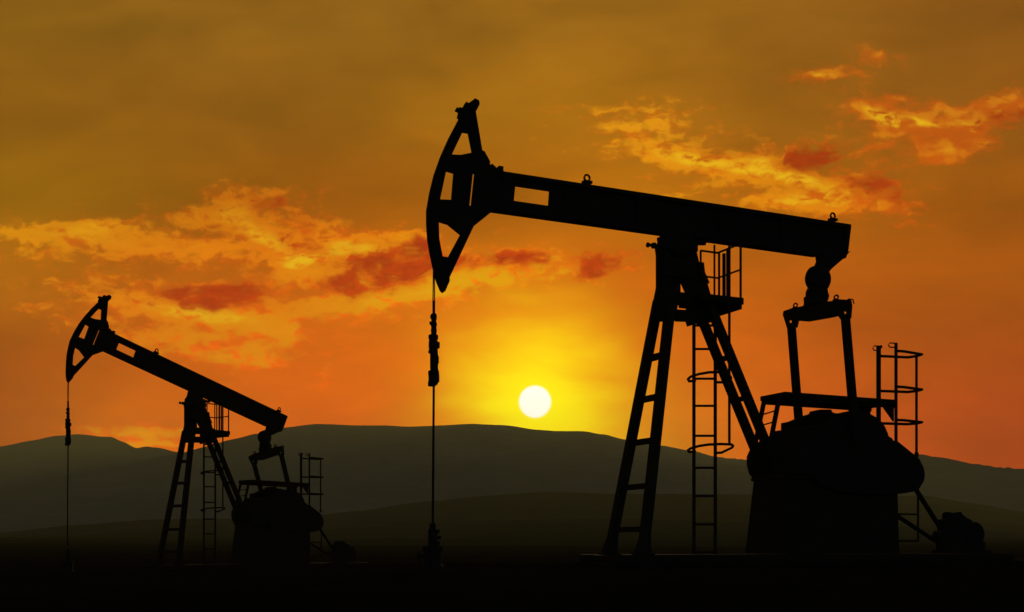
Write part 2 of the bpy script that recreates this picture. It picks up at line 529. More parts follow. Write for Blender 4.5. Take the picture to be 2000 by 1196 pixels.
m = MB(); a = Q(1424.5, 869, -.5); m.tube([a, Vector((a.x, a.y, Q(1424, 480, -.5).z))], .026, 8); mk('cage_bar', m, RAIL, lad)

# --- walkway over the gear case with its stair and second caged ladder
m = MB()
wn, wf = -.4, .4
wz = Q(1545, 766, wn).z; wu0 = Q(1533, 766, wn).x; wu1 = Q(1751, 780, wn).x
m.box((wu0, wn, wz - .1), (wu1, wf, wz))
m.box((wu0 + .1, wn + .03, wz - .17), (wu1 - .02, wn + .09, wz - .098))
m.box((wu0 + .1, wf - .09, wz - .17), (wu1 - .02, wf - .03, wz - .098))
walk = mk('walkway', m, FRAME, P1, bevel=.006)
for t, a, b in ((wn + .04, (1520.5, 781), (1504, 868)), (wf - .04, (1492, 783), (1475, 868))):
    m = MB(); m.beam(Q(*a, t) + Vector((.03, 0, .09)), Q(*b, t), .085, .05); mk('stair_stringer', m, FRAME, walk)
for y in (783, 803, 825):
    m = MB(); p = Q(1520.5 - (y - 781) * .19, y - 1, wn + .04); q = Q(1491 - (y - 781) * .19 - 1, y + 8, wf - .04)
    m.tube([p, q], .016, 8); mk('stair_tread', m, RAIL, walk)
for t in (wn + .05, wf - .05):
    m = MB()
    a = Vector((wu1 - .04, t, wz - .1)); 
    m.plate([[a, a + Vector((-.32, 0, 0)), a + Vector((-.32, 0, -.03)), a + Vector((0, 0, -.36))]], ((0, -.02, 0), (0, .02, 0)))
    mk('gusset', m, FRAME, walk)
lad2 = bpy.data.objects.new('ladder', None); COL.objects.link(lad2); lad2.parent = P1
rn, rf = wn + .08, wf - .1
uN = Q(1750, 780, rn).x; uF = Q(1716, 790, rf).x
uu = (uN + uF) / 2
m = MB(); m.tube([Vector((uN, rn, zt)), Q(1750, 670, rn)], .034, 8)
m.tube([Q(1749, 671, rn), Q(1738, 670, rn), Q(1735, 674, rn), Q(1738, 678.5, rn), Q(1750, 679, rn)], .014, 8)
mk('rail', m, RAIL, lad2)
m = MB(); m.tube([Vector((uF, rf, zt)), Q(1716, 676, rf)], .05, 8)
m.tube([Q(1715, 676, rf), Q(1707, 676, rf), Q(1704.5, 680, rf), Q(1707, 684.5, rf), Q(1716, 685, rf)], .013, 8)
m.tube([Q(1718, 677, rf), Q(1720, 680, rf)], .05, 8)
mk('rail', m, RAIL, lad2)
bx = Q(1788, 700, 0)
ub = Q(1790, 780, 0).x
for y in (691, 761, 826):
    zN = Q(1750, y - 5.5, rn).z
    m = MB()
    pts = [Vector((uN, rn, zN)), Vector((uN + .2, rn - .02, zN)), Vector((ub - .06, rn + .1, zN)), Vector((ub, 0, zN)), Vector((ub - .06, rf - .1, zN)), Vector((uN + .2, rf + .02, zN)), Vector((uF, rf, zN))]
    m.tube(pts, .03, 8); mk('cage_hoop', m, RAIL, lad2)
m = MB(); m.tube([Vector((ub, 0, Q(1790, 690, 0).z)), Vector((ub, 0, Q(1793, 893, 0).z))], .028, 8)
m.tube([Vector((ub, 0, Q(1793, 893, 0).z + .1)), Vector((ub, 0, Q(1793, 893, 0).z))], .045, 8)
mk('cage_bar', m, RAIL, lad2)
for k in range(5):
    m = MB(); z = Q(1740, 1070 - k * 36, 0).z
    m.tube([Vector((uN, rn, z)), Vector((uF, rf, z))], .018, 8); mk('rung', m, RAIL, lad2)

# --- guard frame beside the pedestal, belts and motor
m = MB()
ug = Q(1793, 1000, 0).x
for y in (1005, 1057):
    z = Q(1793, y, 0).z; m.tube([Vector((Q(1755, y, 0).x, 0, z)), Vector((ug, 0, z))], .02, 8)
m.tube([Vector((ug, 0, Q(1793, 950, 0).z)), Vector((ug, 0, Q(1793, 1057, 0).z))], .022, 8)
mk('guard_frame', m, RAIL, P1)
tb = -.1
for a, b in (((1786, 952), (1838, 1034)), ((1745, 1003), (1828, 1058))):
    m = MB(); m.beam(Q(*a, tb), Q(*b, tb), .06, .09); mk('drive_belt', m, RUBBER, P1)
m = MB()
c = Q(1894, 1044, 0)
m.lathe(c, (0, 1, 0), [(-.2, .1), (-.2, .24), (-.16, .275), (.16, .275), (.2, .24), (.2, .1)])
pl(m, [(1838, 1016), (1846, 1013), (1880, 1011), (1892, 1018), (1892, 1060), (1838, 1066)], .12)
motor = mk('motor', m, CAST, P1, bevel=.008)
m = MB()
pl(m, [(1845, 1015), (1845, 1004), (1849, 1000), (1854, 1002), (1868, 1002), (1873, 1000), (1874, 1004), (1880, 1009), (1887, 1016)], .08)
mk('terminal_box', m, CAST, motor, bevel=.006)
m = MB(); c2 = Q(1835, 1048, tb); m.lathe(c2, (0, 1, 0), [(-.1, .05), (-.1, .13), (-.03, .115), (.03, .115), (.1, .13), (.1, .05)])
mk('pulley', m, CAST, motor)
m = MB()
a, b = Q(1836, 1083, 0), Q(1920, 1083, 0)
m.box((a.x, -.24, zt + .01), (b.x, .24, zt + .07)); m.box((a.x + .05, -.18, zt + .065), (b.x - .12, .18, Q(1880, 1058, 0).z))
mk('motor_base', m, FRAME, motor, bevel=.006)

# ------------------------------------------------------------------ things that stand or hang by the nearer pump
def in_world(p, root_loc, rz):
    c, s = math.cos(rz), math.sin(rz)
    return Vector((root_loc[0] + p[0] * c - p[1] * s, root_loc[1] + p[0] * s + p[1] * c, root_loc[2] + p[2]))

GROUND_Z1 = Z0 - 0.10
B1 = thing('concrete_base', 'dark concrete base under the larger pumpjack at right', 'concrete base', (X0, Y0, GROUND_Z1), TH, 'concrete bases of the pumpjacks')
m = MB()
hb = Z0 - GROUND_Z1
ue = Q(1994, 1096, 0).x
m.box((u0 - .12, -.95, -.4), (u1 + .05, .95, hb))
m.box((u1 + .05, -.9, -.4), (ue, .8, hb - .01))
slab = mk('slab', m, CONC, B1, bevel=.03)
for u in (u0 + .3, u0 + 2.5, u0 + 5, u1 - .2):
    for t in (-.8, .8):
        m = MB(); m.tube([Vector((u, t, hb - .01)), Vector((u, t, hb + .05))], .03, 6)
        mk('anchor_bolt', m, CAST, B1)

RODL = Q(847.3, 533, 0)                       # where the cables leave the head
rl = in_world(RODL, (X0, Y0, Z0), TH)
def Z(py, Y):                                 # world height of a photo row at depth Y
    return CAMZ + (HY - py) / F * Y
zh = Z(755, rl.y)                             # bottom of the carrier = base of the rod thing
T1 = thing('polished_rod', 'thin dark rod and cable hanging down from the larger pumpjack head', 'polished rod', (rl.x, rl.y, zh), TH, 'rods hung from the pumpjack heads')
def hz(py): return Z(py, rl.y) - zh
k = rl.y / F                                   # metres per photo pixel here
m = MB()
for t in (-.04, .04):
    m.tube([(0, t, hz(612)), (0, t, hz(590)), (.0, t * .6, hz(530)), (.02, t * .6, hz(505))], .011, 8)
m.tube([(0, 0, hz(612)), (0, 0, hz(588))], 2.6 * k, 8)
mk('bridle_cable', m, CABLE, T1)
m = MB()
prof = [(612, 3), (614, 5.5), (622, 6), (627, 4.5), (634, 6.5), (640, 5), (645, 6), (656, 5)]
m.lathe((0, 0, 0), (0, 0, 1), [(hz(y), r * k) for y, r in prof[::-1]], 16)
m.tube([(-3 * k, 0, hz(632)), (-8 * k, 0, hz(632))], 3.5 * k, 8)
m.tube([(-2 * k, 0, hz(619)), (-6 * k, 0, hz(619))], 4.5 * k, 8)
mk('cable_socket', m, CAST, T1)
m = MB()
bl = [(-10, 654, 8, 664), (-9, 664, 6, 672), (-9, 668, 10.5, 681), (-9, 680, 7, 690), (-10, 684, 7, 691), (-6, 690, 7, 721), (0, 695, 9.5, 711), (-6, 720, 8, 726),
      (-10, 724, 9, 734), (-10, 730, 10.5, 747), (-10.5, 744, 7, 752), (-10.5, 746, 3, 755)]
for i, (xa, ya, xb, yb) in enumerate(bl):
    d = (4.5 + (i % 3)) * k
    m.box((xa * k, -d, hz(yb)), (xb * k, d, hz(ya)))
mk('carrier_bar', m, CAST, T1, bevel=.012)
m = MB()
m.tube([(0, 0, hz(750)), (-.02, 0, hz(1022)), (-.02, 0, hz(1130))], 2.3 * k, 10)
mk('rod', m, CABLE, T1)

wl = Vector((rl.x - .02 * CS, rl.y - .02 * SN, GROUND_Z1 + .0))
W1 = thing('wellhead', 'dark wellhead in front of the larger pumpjack, below its hanging rod', 'wellhead', wl, TH, 'wellheads of the pumpjacks')
def wz_(py): return Z(py, rl.y) - wl.z
m = MB()
m.lathe((0, 0, 0), (0, 0, 1), [(-.15, 20 * k), (wz_(1104), 20 * k), (wz_(1104), 16 * k), (wz_(1078), 16 * k), (wz_(1078), 20 * k), (wz_(1067), 20 * k)], 24)
mk('casing_head', m, CAST, W1, bevel=.006)
m = MB()
m.tube([(-12 * k, 0, wz_(1086)), (-28 * k, 0, wz_(1086))], 5 * k, 10)
m.tube([(-26 * k, 0, wz_(1086)), (-31 * k, 0, wz_(1086))], 7 * k, 8)
mk('side_outlet', m, CAST, W1)
m = MB()
m.lathe((0, 0, 0), (0, 0, 1), [(wz_(1068), 9 * k), (wz_(1034), 9 * k), (wz_(1032), 6 * k), (wz_(1024), 6 * k), (wz_(1022), 5 * k)], 20)
mk('stuffing_box', m, CAST, W1)
m = MB()
for y, r in ((1038, 4.5), (1050, 3.5), (1061, 4.5)):
    m.tube([(4 * k, 0, wz_(y)), (13 * k + (3 * k if y == 1050 else 0), 0, wz_(y))], r * k, 10)
mk('valve', m, CAST, W1)

# ------------------------------------------------------------------ the farther pump
Y2 = 42.06; X2 = (380 - HX) / F * Y2; Z2 = Z(1103, Y2) - zt
TH2 = R(51.5)
P2 = copy_tree(P1)
P2.location = (X2, Y2, Z2); P2.rotation_euler = (0, 0, TH2)
P2['label'] = 'smaller black pumpjack farther off at left, its walking beam tilted steeply'
def pix(w): return HX + F * w.x / w.y, HY - F * (w.z - CAMZ) / w.y
def rot(p, phi, c=BEAR):
    d = p - c; cc, s = math.cos(phi), math.sin(phi)
    return c + Vector((d.x * cc + d.z * s, d.y, -d.x * s + d.z * cc))
e0, e1 = Q(985, 336, 0), Q(1655, 441, 0)
lo, hi = 0.0, 0.8
for _ in range(40):
    mid = (lo + hi) / 2
    a = pix(in_world(rot(e0, mid), (X2, Y2, Z2), TH2)); b = pix(in_world(rot(e1, mid), (X2, Y2, Z2), TH2))
    if (b[1] - a[1]) / (b[0] - a[0]) < 0.476: lo = mid
    else: hi = mid
PHI = lo
RISE = Vector((0, 0, .2))
tail2 = rot(TAIL, PHI) + RISE
ROLL = R(-13)
kids = [c for c in P2.children]
def base(n): return n.name.split('.')[0]
pk = 0
for c in kids:
    if base(c) in ('walking_beam', 'horse_head'):
        c.rotation_euler = (0, PHI, 0); c.location = c.location + RISE
    elif base(c) == 'equalizer':
        c.location = tail2; c.rotation_euler = (ROLL, 0, 0)
pits2 = [c for c in kids if base(c) == 'pitman_arm']
for c in pits2:
    for (o, A, B2) in pit:
        if o.data == c.data:
            d = A - TAIL
            A2 = tail2 + Matrix.Rotation(ROLL, 3, 'X') @ d
            a0 = math.atan2(B2.x - A.x, -(B2.z - A.z))
            tgt = B2 + Vector((.12, 0, 0))
            a1 = math.atan2(tgt.x - A2.x, -(tgt.z - A2.z))
            c.location = A2; c.rotation_euler = (0, -(a1 - a0), 0)
G2Z = Z2 - (Z0 - GROUND_Z1)
B2o = copy_tree(B1)
B2o.location = (X2, Y2, G2Z); B2o.rotation_euler = (0, 0, TH2)
B2o['label'] = 'dark concrete base under the smaller pumpjack at left'
# rod and wellhead of the farther pump
r2 = in_world(RODL, (X2, Y2, Z2), TH2)
r2y = r2.y; r2x = (133 - HX) / F * r2y
T2 = copy_tree(T1)
T2.location = (r2x, r2y, Z(871, r2y)); T2.rotation_euler = (0, 0, TH2)
T2['label'] = 'thin dark rod and cable hanging down from the smaller pumpjack head'
W2 = copy_tree(W1)
W2.location = (r2x, r2y, G2Z + .03); W2.rotation_euler = (0, 0, TH2)
W2['label'] = 'dark wellhead below the hanging rod of the smaller pumpjack at left'

# ------------------------------------------------------------------ ground and hills
def fbm(x, y, s, o=5):
    v = 0; a = 1; tot = 0
    for i in range(o):
        v += a * noise.noise(Vector((x / s, y / s, 3.7 * i + 1.3))); tot += a
        a *= .5; s *= .5
    return v / tot

def gz_at(x, y):
    r = math.hypot(x, y)
    z = 0.12 * fbm(x, y, 14) + .02 * fbm(x, y, 1.6, 3)
    z += smooth(4, 18, r) * .42
    w = math.exp(-((x - X2) ** 2 + (y - Y2) ** 2) / 150.0)
    z = z * (1 - w) + (G2Z + .02) * w
    w1 = smooth(15, 6.5, math.hypot(x - 3.2, (y - 22.3) * 1.0))
    z = z * (1 - w1) + (GROUND_Z1 + .02 * fbm(x, y, 1.2, 3)) * w1
    if r > 60:
        z += smooth(60, 900, r) * 8.0 + .6 * fbm(x, y, 90) * smooth(60, 200, r)
    return z

m = MB()
rings = [0.0, 1.2, 2.2, 3.2]
while rings[-1] < 1100: rings.append(rings[-1] * 1.055)
rings += [1600, 2400, 3200]
NA = 300
for r in rings:
    for k in range(NA):
        a = 2 * math.pi * k / NA
        x, y = r * math.sin(a), r * math.cos(a)
        m.v.append(Vector((x, y, gz_at(x, y) if r < 1400 else 7.5)))
for i in range(len(rings) - 1):
    for k in range(NA):
        l = (k + 1) % NA
        m.f.append((i * NA + k, i * NA + l, (i + 1) * NA + l, (i + 1) * NA + k))
g = mk('ground', m, GROUND, shade=True); g['kind'] = 'structure'

def ridge(name, sky, rc, r0, r1, mat, wob, rough, seed, x0=-900, x1=2900, nx=615, nr=46, tree=0.0, zfoot=4.0, closer=0.0):
    """a hill range: crest at about rc metres whose skyline heights were read from the photo"""
    m = MB()
    for j in range(nr + 1):
        for i in range(nx + 1):
            px = x0 + (x1 - x0) * i / nx
            a = (px - HX) / F
            Yc = rc * (1 + wob * fbm(px * 1.3 + seed * 91, seed * 17.0, 420, 3))
            near_f = 1 - closer * smooth(1250, 1950, px)      # the range runs nearer towards the east
            Yc *= near_f; r0_, r1_ = r0 * near_f, r1 * near_f
            f = j / nr
            if f < .75:
                g_ = f / .75; Yj = r0_ + (Yc - r0_) * g_
                prof = g_ ** 1.15 * (1 - .22 * math.sin(math.pi * g_))
            else:
                g_ = (f - .75) / .25; Yj = Yc + (r1_ - Yc) * g_; prof = 1 - smooth(0, 1, g_)
            py = interp(sky, px)
            zc = CAMZ + (HY - py) / F * Yc
            X = a * Yj
            n = fbm(X + seed * 1000, Yj, rc * .11, 6)
            ng = fbm(X * 1.4 + seed * 555, Yj * .5, rc * .05, 4)
            env = math.sin(math.pi * min(1, prof)) if f < .75 else 0
            z = zfoot + (zc - zfoot) * prof + env * (zc - zfoot) * (.22 * n + .10 * ng)
            z += prof * rough * rc / F * (fbm(X + 77, Yj, rc * .012, 4) * 1.6)
            if tree:
                z += prof * tree * rc / F * max(0, noise.noise(Vector((X / (rc * .0035), 5.5, seed))) + .2) * smooth(1330, 1420, px)
            m.v.append(Vector((X, Yj, z)))
    for j in range(nr):
        for i in range(nx):
            m.f.append((j * (nx + 1) + i, j * (nx + 1) + i + 1, (j + 1) * (nx + 1) + i + 1, (j + 1) * (nx + 1) + i))
    o = mk(name, m, mat, shade=True); o['kind'] = 'structure'
    return o

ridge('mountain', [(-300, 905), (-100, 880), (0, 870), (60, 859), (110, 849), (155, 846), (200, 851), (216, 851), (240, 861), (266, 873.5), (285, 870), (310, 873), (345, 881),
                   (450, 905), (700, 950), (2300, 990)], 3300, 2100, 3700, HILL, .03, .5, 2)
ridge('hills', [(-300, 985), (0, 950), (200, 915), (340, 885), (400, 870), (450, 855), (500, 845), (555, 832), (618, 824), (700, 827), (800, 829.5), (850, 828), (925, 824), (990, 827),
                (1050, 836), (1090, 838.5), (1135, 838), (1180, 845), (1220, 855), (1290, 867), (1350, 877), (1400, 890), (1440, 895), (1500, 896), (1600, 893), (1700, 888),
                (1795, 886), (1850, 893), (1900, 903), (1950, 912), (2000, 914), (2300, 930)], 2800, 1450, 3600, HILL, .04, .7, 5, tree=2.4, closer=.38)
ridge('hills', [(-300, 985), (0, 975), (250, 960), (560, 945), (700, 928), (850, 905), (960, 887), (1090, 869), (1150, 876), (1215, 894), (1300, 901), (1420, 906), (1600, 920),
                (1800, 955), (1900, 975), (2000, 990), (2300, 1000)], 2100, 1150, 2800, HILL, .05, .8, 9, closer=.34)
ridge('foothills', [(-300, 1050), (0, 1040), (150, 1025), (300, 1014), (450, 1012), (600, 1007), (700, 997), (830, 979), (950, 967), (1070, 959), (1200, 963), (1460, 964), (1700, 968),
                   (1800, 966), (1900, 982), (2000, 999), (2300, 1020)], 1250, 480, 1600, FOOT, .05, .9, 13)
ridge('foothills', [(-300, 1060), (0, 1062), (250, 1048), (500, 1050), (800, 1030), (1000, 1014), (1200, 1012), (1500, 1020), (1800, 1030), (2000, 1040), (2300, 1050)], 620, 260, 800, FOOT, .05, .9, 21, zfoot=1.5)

# ------------------------------------------------------------------ air
HAZE = 0.00015
m = MB()
m.box((-4300, -40, -1.5), (4300, 3760, 425))
hz_o = mk('haze', m, STEEL)
hz_o['kind'] = 'stuff'
hm = bpy.data.materials.new('thin_evening_air'); hm.use_nodes = True
hm.node_tree.nodes.clear()
out = hm.node_tree.nodes.new('ShaderNodeOutputMaterial')
pv = hm.node_tree.nodes.new('ShaderNodeVolumePrincipled')
pv.inputs['Color'].default_value = (0.74, 0.84, 0.42, 1)
pv.inputs['Density'].default_value = HAZE
pv.inputs['Anisotropy'].default_value = 0.0
hm.node_tree.links.new(pv.outputs[0], out.inputs['Volume'])
hz_o.data.materials.clear(); hz_o.data.materials.append(hm)

# ------------------------------------------------------------------ sun and sky
SUNX, SUNY = 1045, 785
sd = Vector(((SUNX - HX) / F, 1, (HY - SUNY) / F)).normalized()
sl = bpy.data.lights.new('sun', 'SUN'); sl.energy = 2.0; sl.angle = R(0.5); sl.color = (1, .66, .26)
so = bpy.data.objects.new('sun', sl); COL.objects.link(so)
so.rotation_euler = (-sd).to_track_quat('-Z', 'Y').to_euler()
so.location = (0, 0, 60)
EL = math.asin(sd.z); AZ = math.atan2(sd.x, sd.y)

wd = bpy.data.worlds.new('World'); scn.world = wd; wd.use_nodes = True
NT = wd.node_tree; N = NT.nodes; L = NT.links
N.clear()
def sock(x, s):
    if isinstance(x, (int, float)): s.default_value = x
    elif isinstance(x, (tuple, list, Vector)): s.default_value = tuple(x)
    else: L.new(x, s)
def M(op, a, b=None, c=None, clamp=False):
    n = N.new('ShaderNodeMath'); n.operation = op; n.use_clamp = clamp
    for i, x in enumerate((a, b, c)):
        if x is not None: sock(x, n.inputs[i])
    return n.outputs[0]
def V(op, a, b=None, c=None, scale=None):
    n = N.new('ShaderNodeVectorMath'); n.operation = op
    for i, x in enumerate((a, b, c)):
        if x is not None: sock(x, n.inputs[i])
    if scale is not None: sock(scale, n.inputs['Scale'])
    return n.outputs['Value'] if op in ('DOT_PRODUCT', 'LENGTH', 'DISTANCE') else n.outputs['Vector']
def ss(a, b, x):
    n = N.new('ShaderNodeMapRange'); n.interpolation_type = 'SMOOTHSTEP'
    sock(x, n.inputs['Value']); n.inputs['From Min'].default_value = a; n.inputs['From Max'].default_value = b
    return n.outputs['Result']
def comb(x, y, z):
    n = N.new('ShaderNodeCombineXYZ')
    for i, q in enumerate((x, y, z)): sock(q, n.inputs[i])
    return n.outputs[0]
def mixc(f, a, b):
    n = N.new('ShaderNodeMix'); n.data_type = 'RGBA'; n.clamp_factor = True
    sock(f, n.inputs[0])
    for s, x in ((n.inputs[6], a), (n.inputs[7], b)):
        if isinstance(x, (tuple, list)): s.default_value = (*x[:3], 1)
        else: L.new(x, s)
    return n.outputs[2]
def nz(vec, scale, detail, rough=.55, dist=0.0):
    n = N.new('ShaderNodeTexNoise'); L.new(vec, n.inputs['Vector'])
    n.inputs['Scale'].default_value = scale; n.inputs['Detail'].default_value = detail
    n.inputs['Roughness'].default_value = rough; n.inputs['Distortion'].default_value = dist
    return n
tc = N.new('ShaderNodeTexCoord')
sep = N.new('ShaderNodeSeparateXYZ'); L.new(tc.outputs['Generated'], sep.inputs[0])
yy = M('MAXIMUM', sep.outputs['Y'], 0.12)
# sky position on the western sky: tangents of the direction east-west and up
U = M('MULTIPLY', M('DIVIDE', sep.outputs['X'], yy), F / 1000.0)
Vv = M('MULTIPLY', M('DIVIDE', sep.outputs['Z'], yy), F / 1000.0)
U = M('MAXIMUM', M('MINIMUM', U, 1.5), -1.5)
Vv = M('MAXIMUM', M('MINIMUM', Vv, 1.5), -.3)
P = comb(U, Vv, 0.0)
def S(px, py): return ((px - HX) / 1000.0, (HY - py) / 1000.0, 0.0)

# base colours of the evening sky, blended smoothly between directions
CTRL = [(50, 30, 135, 93, 24), (400, 30, 140, 95, 27), (800, 30, 145, 98, 27), (1200, 30, 153, 102, 26), (1600, 30, 143, 92, 26), (1950, 30, 134, 83, 25),
        (50, 220, 140, 92, 22), (400, 220, 142, 91, 24), (750, 220, 147, 95, 23), (1080, 220, 172, 112, 22), (1400, 220, 163, 103, 24), (1700, 220, 145, 89, 24), (1960, 220, 146, 88, 24),
        (50, 390, 150, 102, 20), (300, 390, 143, 92, 20), (600, 390, 148, 84, 18), (800, 390, 156, 91, 18), (1050, 390, 172, 98, 18), (1300, 390, 188, 115, 20), (1700, 390, 158, 89, 20), (1960, 390, 155, 85, 20),
        (50, 550, 178, 106, 16), (300, 550, 174, 91, 14), (600, 550, 196, 102, 14), (800, 550, 206, 112, 14), (980, 560, 214, 114, 12), (1150, 560, 208, 108, 13), (1350, 550, 192, 98, 16), (1700, 550, 178, 89, 18), (1960, 550, 162, 84, 20),
        (50, 700, 158, 84, 15), (300, 700, 198, 98, 12), (600, 700, 212, 100, 10), (790, 700, 214, 106, 10), (970, 700, 228, 122, 12), (1150, 700, 224, 122, 14), (1350, 700, 202, 99, 12), (1700, 700, 183, 86, 14), (1960, 700, 168, 78, 15),
        (50, 830, 158, 84, 18), (300, 830, 212, 112, 22), (600, 830, 208, 92, 12), (790, 830, 215, 106, 12), (1250, 830, 232, 130, 18), (1450, 830, 214, 102, 14), (1700, 830, 190, 84, 16), (1960, 850, 165, 71, 15)]
AIR = (0.13, 0.10, 0.032)
def beyond_air(x, y, c):
    # what the sky must give beyond the evening air so that it arrives with the colour seen on the field
    el = math.atan2(HY - y, math.hypot(F, x - HX))
    d = min(3760.0 / math.cos(el), 424.0 / max(.02, math.sin(el)))
    T = math.exp(-HAZE * d)
    return tuple(max(.0006, (v - a * (1 - T)) / T) for v, a in zip(lin(c), AIR))
rows = {}
for (x, y, r_, g_, b_) in CTRL:
    key = min((30, 220, 390, 550, 700, 830), key=lambda q: abs(q - y))
    rows.setdefault(key, []).append((x, beyond_air(x, y, (r_, g_, b_))))
fac_u = M('DIVIDE', M('ADD', U, 1.5), 3.0)
base_c = None; prev = None
Vwob = M('ADD', Vv, 0.0)
for y in sorted(rows):
    rp = N.new('ShaderNodeValToRGB'); rp.color_ramp.interpolation = 'B_SPLINE'
    L.new(fac_u, rp.inputs['Fac'])
    st = sorted(rows[y]); el_ = rp.color_ramp.elements
    st = [(-200, st[0][1])] + st + [(2200, st[-1][1])]
    while len(el_) < len(st): el_.new(.5)
    for e, (x, c) in zip(el_, st):
        e.position = ((x - HX) / 1000 + 1.5) / 3; e.color = (*c, 1)
    if base_c is None: base_c = rp.outputs['Color']
    else: base_c = mixc(ss((HY - prev) / 1000 + .02, (HY - y) / 1000 - .02, Vwob), base_c, rp.outputs['Color'])
    prev = y

# soft streaks all over
Pst = V('MULTIPLY', P, (1.0, 2.6, 1))
n_soft = nz(Pst, 3.2, 5, .5, .4)
n_fine = nz(Pst, 9.0, 7, .58, .3)
k1 = M('ADD', M('MULTIPLY_ADD', n_soft.outputs['Fac'], .72, .63), M('MULTIPLY', M('SUBTRACT', n_fine.outputs['Fac'], .5), .22))
base_c = V('SCALE', base_c, scale=k1)

# glow round the sun
gd = V('MULTIPLY', V('SUBTRACT', P, S(SUNX, SUNY)), (1.0, 1.0, 0))
rr = V('LENGTH', gd)
rg = M('MULTIPLY', M('ADD', rr, M('MULTIPLY', M('SUBTRACT', n_soft.outputs['Fac'], .5), .22)), 1.0)
g1 = M('POWER', 2.718, M('MULTIPLY', M('POWER', M('DIVIDE', M('MAXIMUM', rg, .001), .168), 2.3), -1.0))
g1b = M('POWER', 2.718, M('MULTIPLY', M('POWER', M('DIVIDE', M('MAXIMUM', rg, .001), .120), 2.0), -1.0))
col = mixc(M('MULTIPLY', g1, .9), base_c, beyond_air(SUNX, SUNY, (246, 172, 14)))
col = mixc(M('MULTIPLY', g1b, .97), col, beyond_air(SUNX, SUNY, (255, 240, 30)))

# clouds: where they lie (direction, extent, lean, weight); noise gives them their edges
wn_ = nz(P, 7.0, 4, .5)
warp = V('MULTIPLY', V('SUBTRACT', wn_.outputs['Color'], (.5, .5, .5)), (.06, .034, 0))
wn2 = nz(P, 26.0, 3, .5)
warp2 = V('MULTIPLY', V('SUBTRACT', wn2.outputs['Color'], (.5, .5, .5)), (.026, .018, 0))
PW = V('ADD', V('ADD', P, warp), warp2)
BRIGHT = [(350, 470, 360, 60, 2, .45), (420, 620, 250, 70, 5, .45), (690, 525, 190, 75, 0, .5), (1440, 320, 300, 60, 8, .36), (1600, 375, 200, 55, 5, .42), (1860, 250, 150, 60, -15, .48), (400, 685, 230, 50, 5, .45), (1050, 520, 170, 45, 0, .45), (1270, 240, 160, 50, 0, .36), (1740, 230, 100, 45, 10, .5), (1640, 135, 120, 40, -8, .34), (560, 410, 120, 40, 10, .4), (150, 560, 160, 60, 10, .28), (250, 850, 220, 26, 2, .35),
          (640, 470, 60, 20, 10, .4), (500, 430, 90, 40, 20, .35), (70, 456, 110, 17, 2, .9), (180, 440, 60, 15, 0, .8), (230, 472, 120, 18, 0, .65), (330, 485, 90, 12, 0, .5), (90, 492, 60, 9, 0, .4), (215, 437, 30, 10, 0, .5),
          (430, 412, 80, 24, -12, .7), (480, 450, 70, 26, 20, .6), (545, 480, 60, 16, 20, .6), (692, 482, 55, 15, -5, 1.35), (575, 514, 32, 13, 0, 1.5), (640, 500, 40, 10, -10, .5), (795, 459, 46, 8, 3, 1.0),
          (630, 545, 60, 16, 0, .6), (700, 588, 160, 17, -6, .95), (860, 560, 90, 14, -14, .7), (300, 590, 120, 22, 8, .75), (430, 618, 110, 15, 6, .85), (545, 655, 45, 22, 0, .6), (440, 700, 90, 12, 8, .55),
          (320, 655, 80, 12, 0, .45), (65, 598, 24, 9, 0, .6), (960, 545, 90, 14, 0, .45), (1105, 520, 50, 14, 20, .5), (1230, 216, 95, 11, -3, .62), (1212, 254, 28, 7, 0, .65),
          (1290, 243, 40, 9, 0, .5), (1310, 300, 65, 20, 12, 1.15), (1380, 318, 45, 17, 10, .85), (1470, 320, 60, 24, -18, 1.1), (1540, 345, 75, 13, 8, 1.15), (1540, 393, 75, 14, 0, .95),
          (1640, 388, 90, 24, 10, .85), (1725, 400, 55, 14, 10, .5), (1330, 381, 45, 7, 0, .55), (1725, 228, 60, 20, 25, .85), (1775, 238, 40, 10, 5, .6), (1765, 195, 35, 8, 0, .5),
          (1715, 110, 50, 12, 0, .7), (1605, 150, 60, 10, -5, .85), (1900, 252, 85, 28, -30, .9), (1965, 205, 55, 18, 0, .85), (1820, 240, 60, 14, 0, .6), (1860, 298, 60, 12, -12, .62), (1840, 213, 34, 12, 10, .5),
          (1710, 291, 40, 7, -15, .75), (1700, 215, 30, 16, 0, .5), (300, 842, 120, 10, 2, .75), (250, 862, 90, 8, 2, .6), (330, 868, 60, 6, 0, .7), (130, 320, 40, 7, 0, .35),
          (1060, 160, 40, 14, -10, .35), (1785, 442, 44, 5, 0, .45), (395, 475, 40, 10, 0, .45), (1590, 150, 30, 6, 0, .5), (400, 600, 30, 8, 0, .5)]
DARK = [(775, 515, 84, 42, -5, 1.2), (735, 545, 90, 24, -14, 1.0), (675, 556, 34, 16, 0, .9), (815, 492, 40, 26, 0, .9), (430, 578, 105, 25, 5, 1.15), (400, 592, 60, 18, 8, .5), (495, 566, 42, 13, 0, .8), (350, 568, 50, 13, 0, .7),
        (605, 478, 70, 20, 15, .8), (700, 472, 36, 8, -6, .7), (1000, 511, 115, 18, 0, 1.15), (1185, 510, 54, 28, -10, 1.1), (1150, 535, 60, 14, -15, .5), (1585, 308, 66, 28, -6, 1.2), (1706, 362, 44, 18, -4, 1.1), (1640, 350, 30, 8, 0, .5), (1748, 394, 40, 13, 8, .8),
        (1970, 228, 60, 22, -10, 1.0), (445, 405, 60, 16, -12, .7), (400, 470, 40, 10, 0, .6), (560, 425, 50, 34, 10, .5), (1740, 215, 46, 14, 0, .65), (540, 400, 60, 14, 0, .4)]
